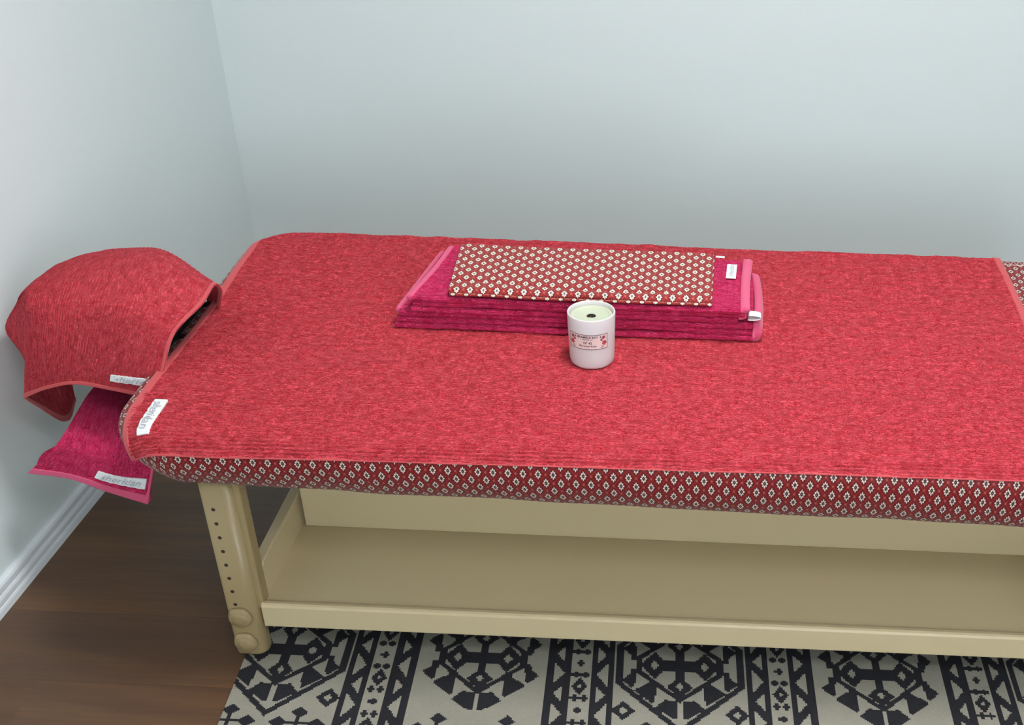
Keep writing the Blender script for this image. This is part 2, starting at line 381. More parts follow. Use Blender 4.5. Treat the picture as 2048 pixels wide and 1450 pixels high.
# ------------------------------------------------------------------ patterned rug
def build_rug():
    cu, cv = 0.0034, 0.0030
    u0, u1, v0, v1 = -0.797, 1.05, -0.72, 0.55        # rug frame: origin = middle of the third medallion
    nu = int((u1 - u0) / cu); nv = int((v1 - v0) / cv)
    u = u0 + (np.arange(nu) + 0.5) * cu; v = v0 + (np.arange(nv) + 0.5) * cv
    U, V = np.meshgrid(u * 1000, v * 1000, indexing='ij')
    D = np.zeros(U.shape, bool)
    def inpoly(x, y, P):
        c = np.zeros(x.shape, bool); n = len(P)
        for i in range(n):
            x1, y1 = P[i]; x2, y2 = P[(i + 1) % n]
            if y1 == y2: continue
            t = ((y1 > y) != (y2 > y)) & (x < (x2 - x1) * (y - y1) / (y2 - y1) + x1); c ^= t
        return c
    def dia(x, y, cx, cy, a, b): return np.abs(x - cx) / a + np.abs(y - cy) / b < 1
    def rect(x, y, a0, a1, b0, b1): return (x > a0) & (x < a1) & (y > b0) & (y < b1)
    PER = 362.0
    ci = np.round(U / PER * 2)                          # even = medallion, odd = band
    x = U - ci * PER / 2
    med = ci % 2 == 0; k = (ci / 2).astype(int); outl = med & (k % 2 == 0)
    half = 120
    # wider medallion cells: medallion |x|<119, band |x|<62
    xm = (U + PER / 2) % PER - PER / 2; kk = np.round(U / PER).astype(int)
    xb = U % PER - PER / 2
    isb = np.abs(xb) < 61.5
    y = (V + 190) % 380 - 190; ya = np.abs(y); xa = np.abs(xm)
    m_ = ~isb; ol = m_ & (kk % 2 == 0)
    d = np.zeros(U.shape, bool)
    d |= (xa < 7.5) & (ya < 46)
    d |= (xa < 42) & (ya < 14.5)
    e = dia(xa, ya, 46, 0, 27, 38) & (xa > 22); e &= ~dia(xa, ya, 46, 0, 8, 13); d = (d & ~dia(xa, ya, 46, 0, 8, 13)) | e
    lo = dia(xa, ya, 0, 57, 24, 29) & (ya < 84); lo &= ~dia(xa, ya, 0, 55, 7, 10); d |= lo; d &= ~dia(xa, ya, 0, 55, 6.5, 9)
    hexo = (xa < 81) & (ya < 98 - (xa) * 0.965) | ((xa < 80) & (ya < 20))
    hexi = (xa < 68) & (ya < 85 - xa * 0.985)
    d |= hexo & ~hexi
    d |= inpoly(xa, ya, [(4, 93), (27, 91), (45, 113), (14, 137), (4, 137)])
    d |= inpoly(xa, ya, [(42, 48), (45, 98), (49, 102), (83, 72), (80, 66), (58, 49), (52, 40)])
    d |= inpoly(xa, ya, [(78, 12), (82, 60), (88, 63), (106, 43), (91, 27), (90, 13)])
    ou = ((xa < 117) & (ya < 176 - xa * 1.06)) & ~((xa < 105) & (ya < 160 - xa * 1.06))
    d |= ou & ol
    sd = dia(xa, ya, 101, 123, 22, 25) & ~dia(xa, ya, 101, 123, 8, 9.5); d |= sd & ol
    fx = xa - 60; fy = np.abs(ya - 190)
    fl = dia(fx, fy, 0, 27, 15, 15) | dia(np.abs(fx), fy, 33, 0, 17, 15) | ((np.abs(fx) < 3.2) & (fy < 25)) | ((np.abs(fx) < 28) & (fy < 3))
    d |= fl
    D |= d & m_
    # ladder bands with a column of small diamonds and crosses
    b = np.zeros(U.shape, bool); ba = np.abs(xb)
    yb = V + 65
    b |= (ba > 18.5) & (ba < 62)
    t1 = (yb - 33 + 53.5) % 107 - 53.5                  # big triangles: base on the outer bar
    b &= ~((ba > 29) & (ba < 49.5) & (np.abs(t1) < (ba - 29) * 31 / 20.5))
    t2 = (yb + 21 + 53.5) % 107 - 53.5                  # small triangles: base on the inner bar
    b &= ~((ba > 30) & (ba < 46) & (np.abs(t2) < (46 - ba) * 22.5 / 16))
    yc = (yb + 62.5) % 125 - 62.5
    c = dia(xb, yc, 0, 0, 14.5, 24) & ~dia(xb, yc, 0, 0, 4, 6)
    def plus(cx, cy): 
        a = np.abs(xb - cx); q = np.abs(yc - cy); return ((a < 3.0) & (q < 8.4)) | ((a < 7.6) & (q < 3.6))
    c |= plus(8.4, 31) | plus(-8.4, 31) | plus(8.4, -31) | plus(-8.4, -31) | plus(0, 62.5) | plus(0, -62.5)
    b |= c & (ba < 18.5)
    D |= b & isb
    # run-length merge along u
    Vv = []; F = []; mi = []; n = 0
    quads = []
    for j in range(nv):
        row = D[:, j]; ch = np.flatnonzero(np.diff(row.astype(np.int8))) + 1
        ed = np.concatenate([[0], ch, [nu]])
        a = u0 + ed[:-1] * cu; bb = u0 + ed[1:] * cu
        y0 = v0 + j * cv; y1 = y0 + cv
        z = 0.0045
        q = np.stack([np.stack([a, 0 * a + y0, 0 * a + z], 1), np.stack([bb, 0 * a + y0, 0 * a + z], 1), np.stack([bb, 0 * a + y1, 0 * a + z], 1), np.stack([a, 0 * a + y1, 0 * a + z], 1)], 1)
        quads.append(q.reshape(-1, 3)); mi.append(row[ed[:-1]].astype(int))
    Vq = np.concatenate(quads)
    lo = np.array([[u0, v0], [u1, v0], [u1, v0 + nv * cv], [u0, v0 + nv * cv]]); U1 = u0 + nu * cu; lo[1, 0] = lo[2, 0] = U1
    sk = []
    for i in range(4):
        p, q = lo[i], lo[(i + 1) % 4]
        sk += [[p[0], p[1], 0.0006], [q[0], q[1], 0.0006], [q[0], q[1], 0.0045], [p[0], p[1], 0.0045]]
    Vq = np.concatenate([Vq, np.array(sk)]); Vq[:, 0] -= 0.052 * Vq[:, 1]      # the rug lies pulled slightly out of square
    F = np.arange(len(Vq)).reshape(-1, 4)
    mi = np.concatenate(mi + [np.zeros(4, int)])
    def wool(name, c1, c2):
        n = NT(name); v = n.uv('Object', (1, 1, 1)); f = n.noise(v, 260, 3, 0.6); g = n.noise(v, 14, 3)
        n.put(n.b.inputs['Base Color'], n.mix(n.M('ADD', n.M('MULTIPLY', f, 0.6), n.M('MULTIPLY', g, 0.4)), c1, c2)); n.set(Roughness=0.95, Specular_IOR_Level=0.1)
        n.l(n.bump(n.noise(v, 420, 2), 0.8, 0.0015), n.b.inputs['Normal']); return n.m
    mc = wool('cream_wool', rgb(124, 121, 110), rgb(158, 154, 142)); md = wool('black_wool', rgb(26, 27, 31), rgb(52, 51, 55))
    o = mesh_np('rug', Vq, F, None, None, smooth=False, mi=mi, mats=[mc, md])
    o.location = (RUGC[0], RUGC[1], 0); pass
    tag(o, 'flat woven cream rug with black geometric medallions and ladder bands under the table', 'rug')
RUGC = (-0.0580, 1.7955)
build_rug()

# ------------------------------------------------------------------ massage table
X0, X1, Y0, Y1, H = -0.998, 0.79, 1.722, 2.565, 0.4985
tbl = thing('massage_table', 'cream wooden massage table with open lower shelf and height-adjustable legs', 'massage table', loc=(-0.1, 2.14, 0))
tbl_off = Vector((-0.1, 2.14, 0))
def tpart(name, bm, mat, parent=None, smooth=False):
    o = mesh_bm(name, bm, mat, None, smooth)
    o.parent = parent or tbl
    if parent is None: o.location = -tbl_off
    return o

def rr(x0, x1, y0, y1, r, n=6, rs=None):
    """rounded rectangle, corners in order (x1,y0),(x1,y1),(x0,y1),(x0,y0)"""
    rs = rs or [r] * 4; P = []
    for (cx, cy, a0), r_ in zip(((x1, y0, -90), (x1, y1, 0), (x0, y1, 90), (x0, y0, 180)), rs):
        sx = -1 if cx == x1 else 1; sy = 1 if cy == y0 else -1
        for i in range(n + 1):
            a = math.radians(a0 + 90 * i / n); P.append((cx + sx * r_ + r_ * math.cos(a), cy + sy * r_ + r_ * math.sin(a)))
    return P
# mattress (inside the sheet)
bm = bmesh.new(); prism(bm, rr(X0 + 0.034, X1 - 0.034, Y0 + 0.036, Y1 - 0.036, 0.09, 8), 'z', 0.405, 0.470); tpart('mattress', bm, M_matt, smooth=False)
bm = bmesh.new(); box(bm, (-0.86, 1.80, 0.365), (0.68, 1.825, 0.405)); box(bm, (-0.86, 2.46, 0.365), (0.68, 2.485, 0.405)); box(bm, (-0.86, 1.825, 0.365), (-0.835, 2.46, 0.405)); box(bm, (0.655, 1.825, 0.365), (0.68, 2.46, 0.405))
tpart('frame_rail', bm, M_cream)

def leg(xa, xb, ya, yb, front, inner):
    """outer sleeve with rounded corners, bevelled foot"""
    bm = bmesh.new(); rings = []
    for z, ins in ((0.0052, 0.006), (0.009, 0.0015), (0.014, 0), (0.396, 0)):
        rings.append([bm.verts.new((p[0], p[1], z)) for p in rr(xa + ins, xb - ins, ya + ins, yb - ins, 0, 5, [0.018, 0.006, 0.006, 0.007] if front else [0.006] * 4)])
    n = len(rings[0])
    for a, b in zip(rings, rings[1:]):
        for i in range(n): bm.faces.new((a[i], a[(i + 1) % n], b[(i + 1) % n], b[i]))
    bm.faces.new(rings[0][::-1]); bm.faces.new(rings[-1])
    o = tpart('leg', bm, M_cream, smooth=False)
    for f in o.data.polygons: f.use_smooth = abs(f.normal.z) < 0.5
    bm = bmesh.new(); box(bm, (inner[0], ya + 0.010 if front else ya, 0.11), (inner[1], yb + 0.008, 0.398), 0.004, 3)
    q = tpart('height_slider', bm, M_cream, o)
    bm = bmesh.new()
    if front:
        bm.free()
        for i in range(8):
            z = 0.331 - i * 0.0293; xc = xa + 0.0185; bm = bmesh.new()
            C_ = bm.verts.new((xc, ya - 0.0004, z)); R_ = [bm.verts.new((xc + 0.0034 * math.cos(t * math.pi / 8), ya - 0.0004, z + 0.0034 * math.sin(t * math.pi / 8))) for t in range(16)]
            R2 = [bm.verts.new((xc + 0.0034 * math.cos(t * math.pi / 8), ya + 0.002, z + 0.0034 * math.sin(t * math.pi / 8))) for t in range(16)]
            for t in range(16): bm.faces.new((C_, R_[t], R_[(t + 1) % 16])); bm.faces.new((R_[t], R2[t], R2[(t + 1) % 16], R_[(t + 1) % 16]))
            tpart('adjustment_hole', bm, M_hole, o)  # flat dark disc, the hole's shade put into its colour
        for z in (0.098, 0.040):
            bm = bmesh.new(); seg = 40; rings = []
            prof_ = [(0.0215, 0.0), (0.0215, 0.004), (0.0195, 0.0085), (0.0155, 0.0110), (0.0135, 0.0112), (0.0120, 0.0135), (0.006, 0.0155)]
            for r, h in prof_:
                R_ = []
                for t in range(seg):
                    a = 2 * math.pi * t / seg; q_ = r * (1 + (0.03 * math.cos(5 * a + 1.0) if r > 0.013 else 0))
                    R_.append(bm.verts.new((xa + 0.0225 + q_ * math.cos(a), ya - h * 0.75, z + q_ * math.sin(a))))
                rings.append(R_)
            for a, b in zip(rings, rings[1:]):
                for t in range(seg): bm.faces.new((a[t], a[(t + 1) % seg], b[(t + 1) % seg], b[t]))
            bm.faces.new(rings[-1]); bm.faces.new(rings[0][::-1])
            tpart('height_knob', bm, M_cream, o, True)
    return o
leg(-0.868, -0.812, 1.772, 1.806, True, (-0.816, -0.803))
leg(0.643, 0.700, 1.772, 1.806, True, (0.635, 0.648))
leg(-0.868, -0.7985, 2.44, 2.49, False, (-0.803, -0.7865))
leg(0.643, 0.7125, 2.44, 2.49, False, (0.632, 0.648))

# lower shelf: lipped tray board plus end and back panels
bm = bmesh.new()
pr = [(1.776, 0.076), (1.776, 0.118), (1.778, 0.1225), (1.782, 0.1245), (1.789, 0.1238), (1.796, 0.1195), (1.800, 0.1185), (2.05, 0.1185), (2.05, 0.102), (1.800, 0.102), (1.798, 0.074), (1.778, 0.074)]
prism(bm, pr, 'x', -0.806, 0.640); o = tpart('lower_shelf', bm, M_creamsh)
bm = bmesh.new(); box(bm, (-0.797, 2.028, 0.1185), (0.640, 2.044, 0.366), 0.002); tpart('back_panel', bm, M_creamsh)
for xa, xb in ((-0.820, -0.804), (0.624, 0.640)):
    bm = bmesh.new(); box(bm, (xa, 1.812, 0.076), (xb, 2.44, 0.188), 0.003, 2)
    box(bm, (xa - 0.002, 1.812, 0.180), (xb + 0.002, 2.44, 0.192), 0.003, 2)
    tpart('end_panel', bm, M_creamsh)

# face cradle: padded horseshoe, bracket, arm rest board
def ring_cushion():
    bm = bmesh.new(); n = 40; k = 14
    cx, cy, cz = -1.095, 2.135, 0.545
    rings = []
    for i in range(n + 1):
        a = math.radians(35 + 290 * i / n)               # opening toward the bed
        px = cx + 0.088 * math.cos(a); py = cy + 0.115 * math.sin(a)
        nx, ny = math.cos(a) / 0.088, math.sin(a) / 0.115; L = math.hypot(nx, ny); nx /= L; ny /= L
        R_ = []
        for j in range(k):
            b = 2 * math.pi * j / k
            R_.append(bm.verts.new((px + nx * 0.036 * math.cos(b), py + ny * 0.036 * math.cos(b), cz + 0.030 * math.sin(b))))
        rings.append(R_)
    for a, b in zip(rings, rings[1:]):
        for j in range(k): bm.faces.new((a[j], a[(j + 1) % k], b[(j + 1) % k], b[j]))
    bm.faces.new(rings[0][::-1]); bm.faces.new(rings[-1])
    return bm
bm = bmesh.new(); box(bm, (-1.20, 2.03, 0.492), (-0.985, 2.24, 0.512), 0.004); box(bm, (-1.06, 2.06, 0.43), (-0.90, 2.08, 0.498), 0.002); box(bm, (-1.06, 2.19, 0.43), (-0.90, 2.21, 0.498), 0.002)
cr_ = tpart('face_cradle', bm, M_dark)
tpart('face_cushion', ring_cushion(), M_dark, cr_, True)
bm = bmesh.new(); prism(bm, rr(-1.165, -0.995, 1.975, 2.30, 0.03), 'z', 0.325, 0.345); box(bm, (-1.02, 2.10, 0.343), (-0.99, 2.17, 0.42)); box(bm, (-1.02, 2.10, 0.385), (-0.83, 2.17, 0.404), 0.002)
tpart('arm_rest', bm, M_dark)

# ------------------------------------------------------------------ draping over the mattress
def drape(H, x0, x1, y0, y1, R, r, undercut=0.0):
    def f(U, V):
        qx = np.clip(U, x0 + R, x1 - R); qy = np.clip(V, y0 + R, y1 - R)
        wx = U - qx; wy = V - qy; d = np.hypot(wx, wy); dd = np.maximum(d, 1e-9)
        nx, ny = wx / dd, wy / dd
        t = np.maximum(d - (R - r), 0)
        a = np.minimum(t / r, math.pi / 2)
        rest = np.maximum(t - r * math.pi / 2, 0)
        h = np.where(t > 0, R - r + r * np.sin(a), d)
        z = H - r * (1 - np.cos(a)) - rest
        h = h - undercut * rest ** 2
        # slight padding crown
        crown = 0.0
        P = np.stack([qx + nx * h, qy + ny * h, z + crown], -1)
        return P
    return f
R_, r_ = 0.125, 0.034
sheet_f = drape(H, X0, X1, Y0, Y1, R_, r_, 7.0)
def sheet_fn(U, V):
    P = sheet_f(U, V)
    lowf = np.clip((0.46 - P[..., 2]) / 0.05, 0, 1)
    P[..., 2] += lowf * 0.0035 * vn(U * 7, V * 7, 3) + np.where(V < 2.0, lowf * (0.004 - 0.0135 * (U - X0)), 0)
    P[..., 1] += lowf * 0.006 * vn(U * 11, V * 3 + 9, 4)
    return P
ov = 0.073 + 0.024
def sheet_V(fn):
    # keep only the hanging length ov beyond the plan outline: clamp flat coordinates radially
    def g(U, V):
        qx = np.clip(U, X0 + R_, X1 - R_); qy = np.clip(V, Y0 + R_, Y1 - R_)
        wx = U - qx; wy = V - qy; d = np.hypot(wx, wy)
        mx = np.maximum(np.abs(wx), np.abs(wy)); s = np.where(d > 1e-9, mx / np.maximum(d, 1e-9), 1)
        return fn(qx + wx * s, qy + wy * s)
    return g
o_sheet = thing('bed_sheet', 'dark red cotton sheet with white rosette pattern fitted over the massage table mattress', 'bed sheet')
VV, FF, UU = patch(sheet_V(sheet_fn), (X0 - ov, X1 + ov), (Y0 - ov, Y1 + ov), 560, 330, 0.0012)
UU = UU - np.array([0, Y1 - 0.034 - 0.012])
o = mesh_np('sheet_cloth', VV, FF, M_batik, o_sheet, UU)

# ------------------------------------------------------------------ labels sewn on towels
def text_mesh(txt, size, ext=0.0, shear=0.0, align='CENTER', bold=0.0):
    cu = bpy.data.curves.new('t', 'FONT'); cu.body = txt; cu.size = size; cu.extrude = ext; cu.shear = shear
    cu.offset = bold; cu.align_x = align; cu.align_y = 'CENTER'; cu.resolution_u = 3
    ob = bpy.data.objects.new('t', cu); COL.objects.link(ob)
    dg = bpy.context.evaluated_depsgraph_get(); dg.update()
    me = bpy.data.meshes.new_from_object(ob.evaluated_get(dg))
    bpy.data.objects.remove(ob); bpy.data.curves.remove(cu)
    return me
def sewn_label(parent, fn, c, along, L, W, lift, flip=1, text='sheridan', wr=0.0009):
    """label lying on cloth surface fn: centre c=(u,v), long direction 'along' in uv (metres handled by unit jac)"""
    # local frame in uv -> world by numeric jacobian, so sizes stay in metres
    e = 1e-3
    def uvs(a, b):  # a along, b across in metres
        return c[0] + a * along[0] + b * along[2], c[1] + a * along[1] + b * along[3]
    def g(A, B):
        u, v = uvs(A, B); P = fn(u, v)
        return P
    def dsp(A, B): return wr * np.sin(A / L * 2 * np.pi * 5.3 + 1 + 8 * B) * (0.6 + vn(A * 200, B * 100, 2)) + wr * vn(A * 500, B * 60, 5)
    V, F, T = patch(g, (-L / 2, L / 2), (-W / 2, W / 2), 70, 16, 0.0004, lift, dsp)
    lab = mesh_np('label', V, F, M_label, parent, T); lab['label'] = 'small white woven label'
    me = text_mesh(text, W * 0.62, 0, 0.25)
    co = np.zeros(len(me.vertices) * 3); me.vertices.foreach_get('co', co); co = co.reshape(-1, 3)
    s = L * 0.80 / (co[:, 0].max() - co[:, 0].min())
    a = co[:, 0] * s; b = co[:, 1] * s * flip
    P = g(a, b); h = 1e-4
    N = np.cross(g(a + h, b) - P, g(a, b + h) - P); N /= np.linalg.norm(N, axis=1, keepdims=True)
    Q = P + N * (lift + 0.0012 + dsp(a, b))[:, None]
    me.vertices.foreach_set('co', Q.ravel().astype(np.float32)); me.update(); me.materials.clear(); me.materials.append(M_labtxt)
    t = link(bpy.data.objects.new('lettering', me)); t.parent = lab
    return lab

# ------------------------------------------------------------------ big coral towel
HT = H + 0.0045
tow_f = drape(HT, X0 - 0.004, X1, Y0 - 0.006, Y1 + 0.003, R_, 0.040, 0.0)
TL, TR, TF, TB = -0.961, 0.560, 1.700, 2.585         # flat extents
def tow_fn(U, V):
    # left edge pulled in a little toward the rear, right edge waves slightly
    k = np.clip((TL + 0.25 - U) / 0.25, 0, 1)
    ed = -0.012 * np.clip((V - 2.1) / 0.25, 0, 1) + 0.003 * np.sin(V * 9)
    kr = np.clip((U - (TR - 0.3)) / 0.3, 0, 1); er = 0.010 * np.cos(V * 6.0 - 1.0)
    P = tow_f(U + k * ed + kr * er, V + np.clip((2.0 - V) / 0.3, 0, 1) * (0.003 + 0.011 * (U - TL)))
    soft = 0.0022 * vn(U * 5, V * 6, 1) + 0.0014 * vn(U * 14, V * 16, 2)
    P[..., 2] += soft
    P[..., 1] -= np.clip((HT - P[..., 2]) / 0.05, 0, 1) * 0.004 * (vn(U * 9, V * 2, 6) + 0.5)
    return P
def crease(U, V, y, ua, ub, dep, wid=0.004):
    yy = y + 0.004 * vn(U * 8, U * 0 + y * 10, 3)
    e = np.clip((U - ua) / 0.08, 0, 1) * np.clip((ub - U) / 0.02, 0, 1)
    return -dep * e * np.exp(-((V - yy) / wid) ** 2) + dep * 0.8 * e * np.exp(-((V - yy - wid * 2.2) / (wid * 1.6)) ** 2)
def tow_disp(U, V):
    clean = np.clip((1.95 - V) / 0.2, 0, 1) * 0.8
    d = terry(U, V, 0.00135, 0.0066, clean)
    d = d + crease(U, V, 2.392, 0.22, 0.56, 0.0030) + crease(U, V, 2.062, 0.15, 0.56, 0.0016) + crease(U, V, 2.085, -0.85, -0.62, 0.0012)
    em = np.minimum(np.minimum(U - TL, TR - U), np.minimum(V - TF, TB - V))
    return d * np.clip(em / 0.012, 0, 1) * 1.0
tw = thing('bath_towel', 'large coral red ribbed towel spread over the whole bed', 'towel')
VV, FF, UU = patch(tow_fn, (TL, TR), (TF, TB), 780, 1080, 0.0022, 0.0016, tow_disp)
mesh_np('towel_cloth', VV, FF, M_coral, tw, UU)
def strips(fn, ext, w, lift, thick, sides='LRFB', nlong=160):
    L, R, F, B = ext; out = []
    if 'L' in sides: out.append(patch(fn, (L - 0.001, L + w), (F, B), 6, nlong, thick, lift))
    if 'R' in sides: out.append(patch(fn, (R - w, R + 0.001), (F, B), 6, nlong, thick, lift))
    if 'F' in sides: out.append(patch(fn, (L, R), (F - 0.001, F + w), nlong, 6, thick, lift + 0.0003))
    if 'B' in sides: out.append(patch(fn, (L, R), (B - w, B + 0.001), nlong, 6, thick, lift + 0.0003))
    return merge(out)
V1, F1, T1 = strips(tow_fn, (TL, TR, TF, TB), 0.012, 0.0024, 0.0036, 'LR'); V2, F2, T2 = strips(tow_fn, (TL, TR, TF, TB), 0.0032, 0.0014, 0.0036, 'FB', 300)
VV, FF, UU = merge([(V1, F1, T1), (V2, F2, T2)])
mesh_np('binding', VV, FF, M_coral_hem, tw, UU)['label'] = 'paler coral edge binding'
sewn_label(tw, tow_fn, (-0.918, 1.780), (0.0, -1.0, 1.0, 0.0), 0.092, 0.0205, 0.0058, 1)

# ------------------------------------------------------------------ towel over the face cradle
FACE = [
  [(-1.276,2.190,0.283),(-1.264,2.120,0.277),(-1.258,2.040,0.354),(-1.247,1.985,0.406),(-1.188,1.965,0.439),(-1.133,1.960,0.454),(-1.064,1.950,0.451),(-0.970,1.920,0.452)],
  [(-1.260,2.170,0.383),(-1.289,2.110,0.419),(-1.263,2.050,0.432),(-1.226,1.985,0.476),(-1.175,1.965,0.487),(-1.120,1.965,0.494),(-1.049,1.950,0.496),(-0.954,1.925,0.504)],
  [(-1.276,2.170,0.467),(-1.311,2.100,0.478),(-1.259,2.050,0.513),(-1.203,1.990,0.550),(-1.157,1.975,0.555),(-1.100,1.975,0.557),(-1.024,1.960,0.563),(-0.934,1.940,0.559)],
  [(-1.273,2.180,0.513),(-1.286,2.110,0.524),(-1.241,2.060,0.562),(-1.197,2.005,0.592),(-1.154,2.000,0.590),(-1.090,1.995,0.595),(-1.008,1.980,0.601),(-0.918,1.965,0.580)],
  [(-1.271,2.200,0.534),(-1.250,2.090,0.565),(-1.228,2.075,0.582),(-1.204,2.050,0.601),(-1.164,2.060,0.603),(-1.096,2.060,0.611),(-1.012,2.050,0.616),(-0.900,2.015,0.592)],
  [(-1.265,2.240,0.537),(-1.257,2.170,0.557),(-1.242,2.160,0.567),(-1.225,2.150,0.578),(-1.183,2.160,0.591),(-1.111,2.160,0.606),(-1.020,2.150,0.612),(-0.900,2.080,0.596)],
  [(-1.256,2.290,0.525),(-1.258,2.250,0.545),(-1.250,2.245,0.549),(-1.239,2.240,0.556),(-1.200,2.250,0.567),(-1.140,2.260,0.575),(-1.051,2.250,0.577),(-0.920,2.150,0.549)],
  [(-1.271,2.330,0.475),(-1.277,2.300,0.499),(-1.270,2.300,0.502),(-1.263,2.300,0.506),(-1.218,2.310,0.518),(-1.166,2.330,0.521),(-1.087,2.330,0.525),(-0.955,2.200,0.482)],
]
def arc_scale(fn):
    u = np.linspace(0, 1, 60); P = fn(*np.meshgrid(u, u, indexing='ij'))
    return np.linalg.norm(np.diff(P, axis=0), axis=2).sum(0).mean(), np.linalg.norm(np.diff(P, axis=1), axis=2).sum(1).mean()
def cloth_from_grid(G, th, amp, clean, seed, hemw, hem_sides, mats, parent, nu, nv, per=0.0066, ribs='v', name='towel_cloth'):
    f = catmull(G); su, sv = arc_scale(f)
    fn = lambda U, V: f(U / su, V / sv)
    def dsp(U, V):
        d = (terry(V, U, amp, per, clean, seed) if ribs == 'v' else terry(U, V, amp, per, clean, seed))
        em = np.minimum(np.minimum(U, su - U), np.minimum(V, sv - V))
        return d * np.clip(em / 0.01, 0, 1)
    V_, F_, T_ = patch(fn, (0, su), (0, sv), nu, nv, th, 0.001, dsp)
    T_ = T_[:, ::-1] if ribs == 'v' else T_
    mesh_np(name, V_, F_, mats[0], parent, T_)
    out = []
    for s_ in hem_sides:
        w_ = hemw[hem_sides.index(s_)] if isinstance(hemw, tuple) else hemw
        out.append(strips(fn, (0, su, 0, sv), w_, 0.0022, th + 0.0012, s_))
    V_, F_, T_ = merge(out)
    mesh_np('binding', V_, F_, mats[1], parent, T_)
    return fn, su, sv
ft = thing('face_towel', 'coral red hand towel draped over the face cradle at the bed end', 'towel')
FACE = np.array(FACE)
ffn, fsu, fsv = cloth_from_grid(FACE[:, 3:], 0.002, 0.0007, 0.9, 2, (0.012, 0.004), 'FR', (M_coral, M_coral_hem), ft, 340, 380)
cloth_from_grid(FACE[:, :4], 0.002, 0.0007, 0.9, 3, (0.006,), 'F', (M_coral, M_coral_hem), ft, 150, 380, name='side_fold')
sewn_label(ft, ffn, (fsu * 0.875, 0.044), (1.0, 0.0, 0.0, 1.0), 0.085, 0.021, 0.0040, 1, wr=0.0014)

MAG = [
  [(-1.164,2.100,0.383),(-1.133,2.100,0.374),(-1.105,2.090,0.370),(-1.056,2.080,0.367)],
  [(-1.166,2.040,0.380),(-1.128,2.040,0.371),(-1.083,2.030,0.368),(-1.035,2.020,0.360)],
  [(-1.173,1.975,0.360),(-1.123,1.970,0.353),(-1.069,1.960,0.353),(-1.012,1.950,0.346)],
  [(-1.189,1.945,0.337),(-1.127,1.935,0.329),(-1.068,1.930,0.324),(-1.002,1.920,0.334)],
  [(-1.213,1.940,0.314),(-1.148,1.930,0.310),(-1.079,1.920,0.298),(-1.013,1.915,0.299)],
  [(-1.256,1.940,0.276),(-1.176,1.930,0.274),(-1.107,1.920,0.256),(-1.033,1.910,0.239)],
]
mt = thing('hand_towel', 'magenta hand towel hanging over the arm rest below the face cradle', 'towel')
mfn, msu, msv = cloth_from_grid(MAG[::-1], 0.002, 0.0009, 0.4, 4, (0.014, 0.004), 'FR', (M_mag, M_mag_hem), mt, 220, 220)
sewn_label(mt, mfn, (msu * 0.735, 0.034), (1.0, 0.0, 0.0, 1.0), 0.076, 0.0195, 0.0036, 1)
# the rear half of the same towel, folded back under the front
BK = [[(-1.250, 1.950, 0.272), (-1.172, 1.943, 0.268), (-1.103, 1.934, 0.248), (-1.036, 1.925, 0.233)],
      [(-1.236, 1.966, 0.300), (-1.165, 1.957, 0.296), (-1.095, 1.95, 0.285), (-1.033, 1.944, 0.275)],
      [(-1.200, 1.985, 0.318), (-1.150, 1.98, 0.318), (-1.085, 1.98, 0.318), (-1.030, 1.975, 0.318)],
      [(-1.180, 2.06, 0.319), (-1.140, 2.06, 0.319), (-1.085, 2.06, 0.319), (-1.030, 2.06, 0.319)]]
f_ = catmull(BK); su_, sv_ = arc_scale(f_); V_, F_, T_ = patch(lambda U, V: f_(U / su_, V / sv_), (0, su_), (0, sv_), 60, 60, 0.0018)
o = mesh_np('rear_flap', V_, F_, M_mag, mt, T_)
V_, F_, T_ = patch(lambda U, V: f_(U / su_, V / sv_), (0, su_), (-0.0005, 0.012), 60, 5, 0.003, 0.0015)
mesh_np('binding', V_, F_, M_mag_hem, mt, T_)

